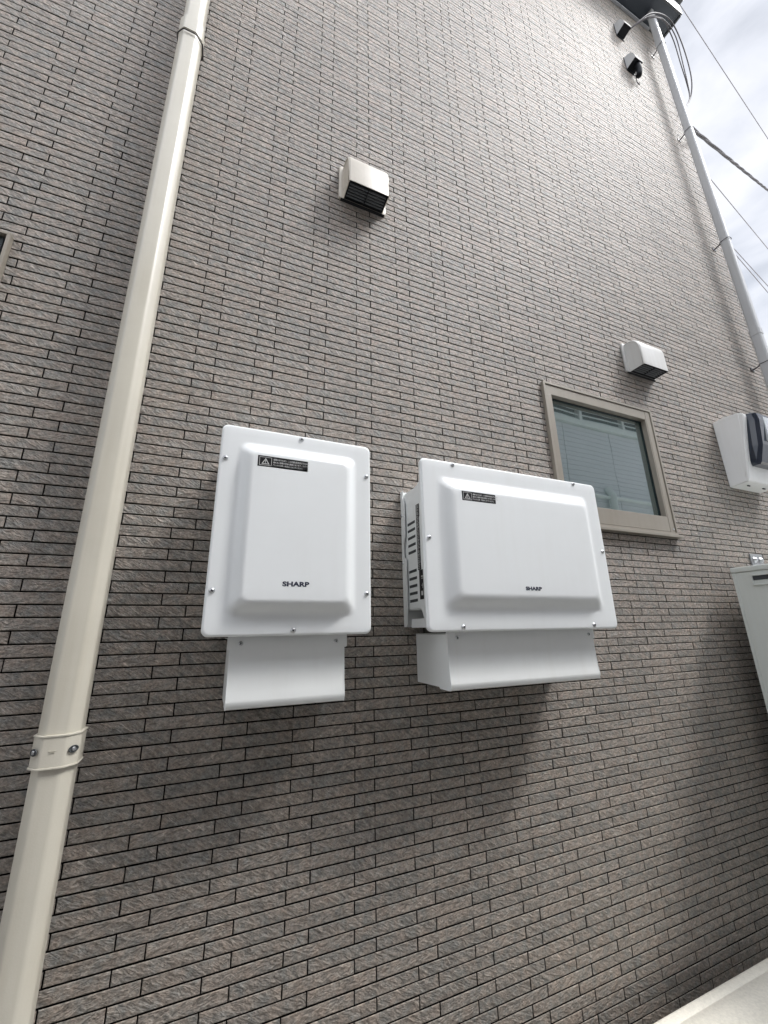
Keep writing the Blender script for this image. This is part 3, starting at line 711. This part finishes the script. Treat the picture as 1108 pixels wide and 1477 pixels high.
# ------------------------------------------------------------------ cables
def smooth_path(P, n=6):
    P = [Vector(p) for p in P]; out_ = []
    for i in range(len(P) - 1):
        p0, p1, p2, p3 = P[max(i - 1, 0)], P[i], P[i + 1], P[min(i + 2, len(P) - 1)]
        for k in range(n):
            t = k / n; out_.append(.5 * ((2 * p1) + (-p0 + p2) * t + (2 * p0 - 5 * p1 + 4 * p2 - p3) * t * t + (-p0 + 3 * p1 - 3 * p2 + p3) * t ** 3))
    out_.append(P[-1]); return out_
loops = [[(2.222, -.045, 5.425), (2.262, -.085, 5.455), (2.365, -.12, 5.569), (2.514, -.12, 5.706), (2.650, -.112, 5.79), (2.72, -.107, 5.743), (2.75, -.103, 5.587), (2.76, -.095, 5.386), (2.76, -.08, 5.229), (2.74, -.054, 5.1), (2.64, -.05, 4.95)],
         [(2.224, -.045, 5.432), (2.358, -.09, 5.568), (2.456, -.11, 5.636), (2.603, -.1, 5.751), (2.69, -.08, 5.775), (2.75, -.067, 5.691), (2.76, -.059, 5.479), (2.76, -.056, 5.288), (2.74, -.053, 5.116), (2.64, -.05, 4.945)],
         [(2.226, -.045, 5.437), (2.368, -.1, 5.578), (2.51, -.11, 5.693), (2.642, -.1, 5.754), (2.70, -.096, 5.724), (2.75, -.084, 5.656), (2.76, -.069, 5.437), (2.75, -.063, 5.252), (2.73, -.055, 5.098), (2.64, -.05, 4.94)]]
labs = ('outermost dark cable looping from the upper black cap round the eave corner', 'innermost dark cable of the loop hanging outside the eave corner', 'middle dark cable of the loop hanging outside the eave corner')
for P, lab, rr in zip(loops, labs, (.0042, .0036, .0034)):
    q = MB(); q.tube(smooth_path(P), rr, 8); tag(q.build('cable', 'wiregrey'), lab, 'cable', 'cables looping round the eave corner')
# twisted service drop
A_, B_ = Vector((2.60, -.06, 4.70)), Vector((8.9, 1.16, 8.55))
A_ = Vector((2.62, -.055, 4.715)); B_ = Vector((5.9, .565, 6.78)); B2 = A_ + (B_ - A_) * 3
mb_ = MB(); perp = (B_ - A_).cross(Vector((0, 0, 1))).normalized(); pu = perp.cross(B_ - A_).normalized()
for ph in (0, 2.09, 4.19):
    pts = []
    for k in range(400):
        t = k / 399; p = A_ + (B2 - A_) * t - Vector((0, 0, 1)) * .35 * 4 * t * (1 - t) * .1
        w_ = .0054; an = ph + 2 * math.pi * k / 40. + .5 * math.sin(k * .11)
        pts.append(p + perp * w_ * math.cos(an) + pu * w_ * math.sin(an))
    mb_.tube(pts, .0056, 6)
tag(mb_.build('service_cable', 'wiregrey'), 'thick twisted cable running from the grey downpipe out into the sky', 'cable')
def wire(P1, P2, k0_, k1_, r, label):
    P1, P2 = Vector(P1), Vector(P2); d = P2 - P1
    pts = [P1 + d * (k0_ + (k1_ - k0_) * i / 40) for i in range(41)]
    q = MB(); q.tube(pts, r, 6); tag(q.build('overhead_wire', 'farwire'), label, 'wire', 'thin overhead wires in the sky')
wire((3.12, -.05, CZ + 5), (5.06, .22, CZ + 5), -1.5, 12, .0030, 'longest thin wire, high across the sky from the top edge of the view')
wire((4.10, .44, CZ + 4.2), (5.61, .66, CZ + 4.2), -.955, 14, .0034, 'thin wire below the thick twisted cable, from behind the grey downpipe')
wire((4.36, .52, CZ + 3.5), (5.24, .65, CZ + 3.5), -1.94, 20, .0034, 'upper wire of the lowest pair leaving behind the grey downpipe')
wire((4.37, .518, CZ + 3.4), (5.195, .653, CZ + 3.4), -2.08, 20, .0034, 'lower wire of the lowest pair leaving behind the grey downpipe')

# ------------------------------------------------------------------ electricity meter box
mt = thing('meter_box', 'pale grey meter box with a smoked dark cover, right of the window', 'meter box', (2.14, 0, CZ + .57))
MP = [(0.001, .879), (.045, .8835), (.095, .879), (.112, .872), (.118, .860), (.107, .798), (.094, .717), (.084, .644), (.077, .590), (.072, .574), (.001, .566)]
q = MB(); q.prism([(a, CZ + b) for a, b in MP], 2.030, 2.260, .0035); q.build('body', 'meter', mt)
q = MB(); q.tube([(2.0305, -a, CZ + b) for a, b in [(.100, .874), (.0955, .80), (.0825, .717), (.0725, .644), (.066, .590)]], .0012, 6); q.build('edge_seam', 'meter', mt)
CP = [(.085, .868), (.128, .874), (.145, .862), (.150, .83), (.138, .72), (.118, .64), (.112, .632), (.080, .632)]
q = MB()
loops_ = []
for xx, zl, dd in ((2.0520, .035, .030), (2.0560, .020, .012), (2.066, .008, .0), (2.215, .008, .0), (2.225, .02, .012), (2.229, .035, .030)):
    loops_.append([(xx, -(max(a - dd, .07)), CZ + min(b + 0, .874 - zl * .3) + (zl if b < .70 else 0)) for a, b in CP])
q.loft(loops_, True, True, False); q.build('smoked_cover', 'smoke', mt)
q = MB(); q.box(2.100, 2.205, -.1505, -.12, CZ + .74, CZ + .848, .003); q.build('display_unit', 'meterface', mt)
q = MB(); q.box(2.0690, 2.097, -.1475, -.12, CZ + .80, CZ + .855, .003); q.build('terminal_cover', 'smoke', mt)
for x_ in (2.085, 2.20):
    q = MB(); q.box(x_ - .009, x_ + .009, -.046, -.042, CZ + .5655, CZ + .5705, .0005); q.build('drain_slot', 'slot', mt)

# ------------------------------------------------------------------ hot water tank unit
TX, TS, TZ = 1.758, .060, CZ + .1965
tk = thing('hot_water_tank', 'tall grey green tank cabinet with a recessed side handle at the right edge', 'water tank', (2.05, -.4, 0))
q = MB(); q.box(TX + .003, 2.36, -.730, -TS - .002, .10, TZ - .018, .004); q.build('cabinet', 'tank', tk)
q = MB(); q.box(TX - .001, 2.365, -.735, -TS + .002, TZ - .0175, TZ + .001, .004); q.build('top_lid', 'tank', tk)
q = MB(); q.box(TX + .0005, TX + .0028, -TS - .0095, -TS - .0005, .105, TZ - .019, .0006); q.build('rear_edge_strip', 'tank', tk)
# handle: raised rounded surround with a flat dark strip painted for the shaded recess
hs0, hs1, hz0, hz1 = .116, .260, CZ + .1285, CZ + .1660
q = MB(); t_ = .0045
for a in ((hs0, hs1, hz0, hz0 + t_), (hs0, hs1, hz1 - t_, hz1), (hs0, hs0 + t_, hz0 + t_, hz1 - t_), (hs1 - t_, hs1, hz0 + t_, hz1 - t_)):
    q.box(TX - .0035, TX + .0045, -a[1], -a[0], a[2], a[3], .0014)
hd = q.build('handle', 'tank', tk)
q = MB(); q.box(TX + .0015, TX + .0029, -hs1 + t_, -hs0 - t_, (hz0 + hz1) / 2 - .001, hz1 - t_); q.build('handle_recess', 'slot', hd)
q = MB()
for zz in (.12,):
    for yy in (-.70, -.12):
        for xx in (TX + .04, 2.32): q.box(xx - .03, xx + .03, yy - .03, yy + .03, 0, .102, .003)
q.build('foot', 'galv', tk)
q = MB(); q.box(2.034, 2.122, -.006, -.0006, CZ + .190, CZ + .277, .001); q.box(2.034, 2.122, -.120, -.0061, CZ + .199, CZ + .204, .001); br = q.build('wall_bracket', 'galv', tk)
for xx in (2.057, 2.100):
    q = MB(); n = 6
    q.loft([[(xx + a_ * math.cos(2 * math.pi * k / 20), -s_, CZ + .252 + a_ * math.sin(2 * math.pi * k / 20)) for k in range(20)] for a_, s_ in ((.0125, .0061), (.0125, .0082), (.0085, .0084), (.0085, .0135), (.0035, .0150))]); q.build('anchor_bolt', 'steel', br)

# ------------------------------------------------------------------ heat pump unit under the camera
hp = thing('heat_pump_unit', 'cream outdoor unit, only its flat speckled top showing at the lower right', 'outdoor unit', (1.14, -.25, 0))
HZ = CZ - .85
q = MB(); q.box(.724, 1.556, -.358, -.072, .08, HZ - .030, .006); q.build('casing', 'cream', hp)
q = MB()
lpz = []
for ins, zz in ((0, HZ - .034), (0, HZ - .006), (.0018, HZ - .0016), (.006, HZ), (.0245, HZ + .0002), (.0262, HZ - .0012), (.0278, HZ + .0004), (.06, HZ + .0014)):
    r_ = rrect(.715 + ins, 1.565 - ins, .068 + ins, .365 - ins, max(.012 - ins * .2, .004), 0, 6); lpz.append([(p[0], -p[2], zz) for p in r_])
q.loft(lpz, True, True); q.build('top_lid', 'cream', hp)
q = MB()
for zz in (.0,):
    for xx in (.80, 1.48): q.box(xx - .04, xx + .04, -.37, -.06, 0, .082, .004)
q.build('foot', 'black', hp)
q = MB(); c_ = Vector((.98, -.360, .40))
for k in range(7): q.tube([(c_.x + (.05 + .027 * k) * math.cos(a * math.pi / 18), -.3605, c_.z + (.05 + .027 * k) * math.sin(a * math.pi / 18)) for a in range(36)], .002, 5, True)
q.build('fan_guard', 'black', hp)

# ------------------------------------------------------------------ the house next door, across the passage
NY = -2.05                     # face of the neighbour's wall
nb = thing('neighbour_house', 'grey house across the passage, mirrored in the window pane', 'house', (2, NY, 0))
NB0, NB1, NH = -7.0, 5.35, 5.7
q = MB(); q.box(NB0, NB1, NY - 6, NY, 0, 3.84); nw = q.build('wall', 'gap', nb)
z_ = .45
while z_ < 3.79:
    x_ = NB0
    q = MB()
    while x_ < NB1 - .05:
        q.box(x_ + .004, min(x_ + .75, NB1) - .004, NY, NY + .012, z_, z_ + .053); x_ += .75
    q.build('siding_board', 'siding', nw); z_ += .0565
bm_ = MB(); bm_.box(NB0, NB1 + .02, NY - .1, NY + .05, 3.845, 3.915, .006); bm_.build('balcony_beam', 'pale', nb)
lv = MB(); x_ = NB0
while x_ < NB1: lv.box(x_, x_ + .04, NY - .03, NY + .03, 3.917, 4.42, .002); x_ += .72
lv.box(NB0, NB1, NY - .03, NY + .03, 4.422, 4.46, .002)
ln = lv.build('louvre_frame', 'pale', nb)
for k in range(8):
    q = MB(); zz = 3.93 + k * .061
    q.prism([(-NY - .018, zz), (-NY - .022, zz + .003), (-NY + .016, zz + .048), (-NY + .020, zz + .045)], NB0, NB1); q.build('louvre', 'pale', ln)
q = MB(); q.box(NB0, NB1, NY - .12, NY - .10, 3.842, 4.42); q.build('balcony_panel', 'slot', nb)
q = MB(); q.prism([(-NY + .30, 3.842), (-NY + .30, 3.90), (-NY + 3.2, 4.6), (-NY + 6.4, 3.90), (-NY + 6.3, 3.842)], NB0 - .1, NB1 + .1); q.build('roof', 'roof', nb)
q = MB(); q.tube([(4.05, NY + .07, 0), (4.05, NY + .07, 3.0), (4.05, NY + .02, 3.1)], .04, 12); q.tube([(NB0, NY + .05, 2.98), (NB1, NY + .05, 2.98)], .022, 10); q.build('gutter_pipe', 'pale', nb)
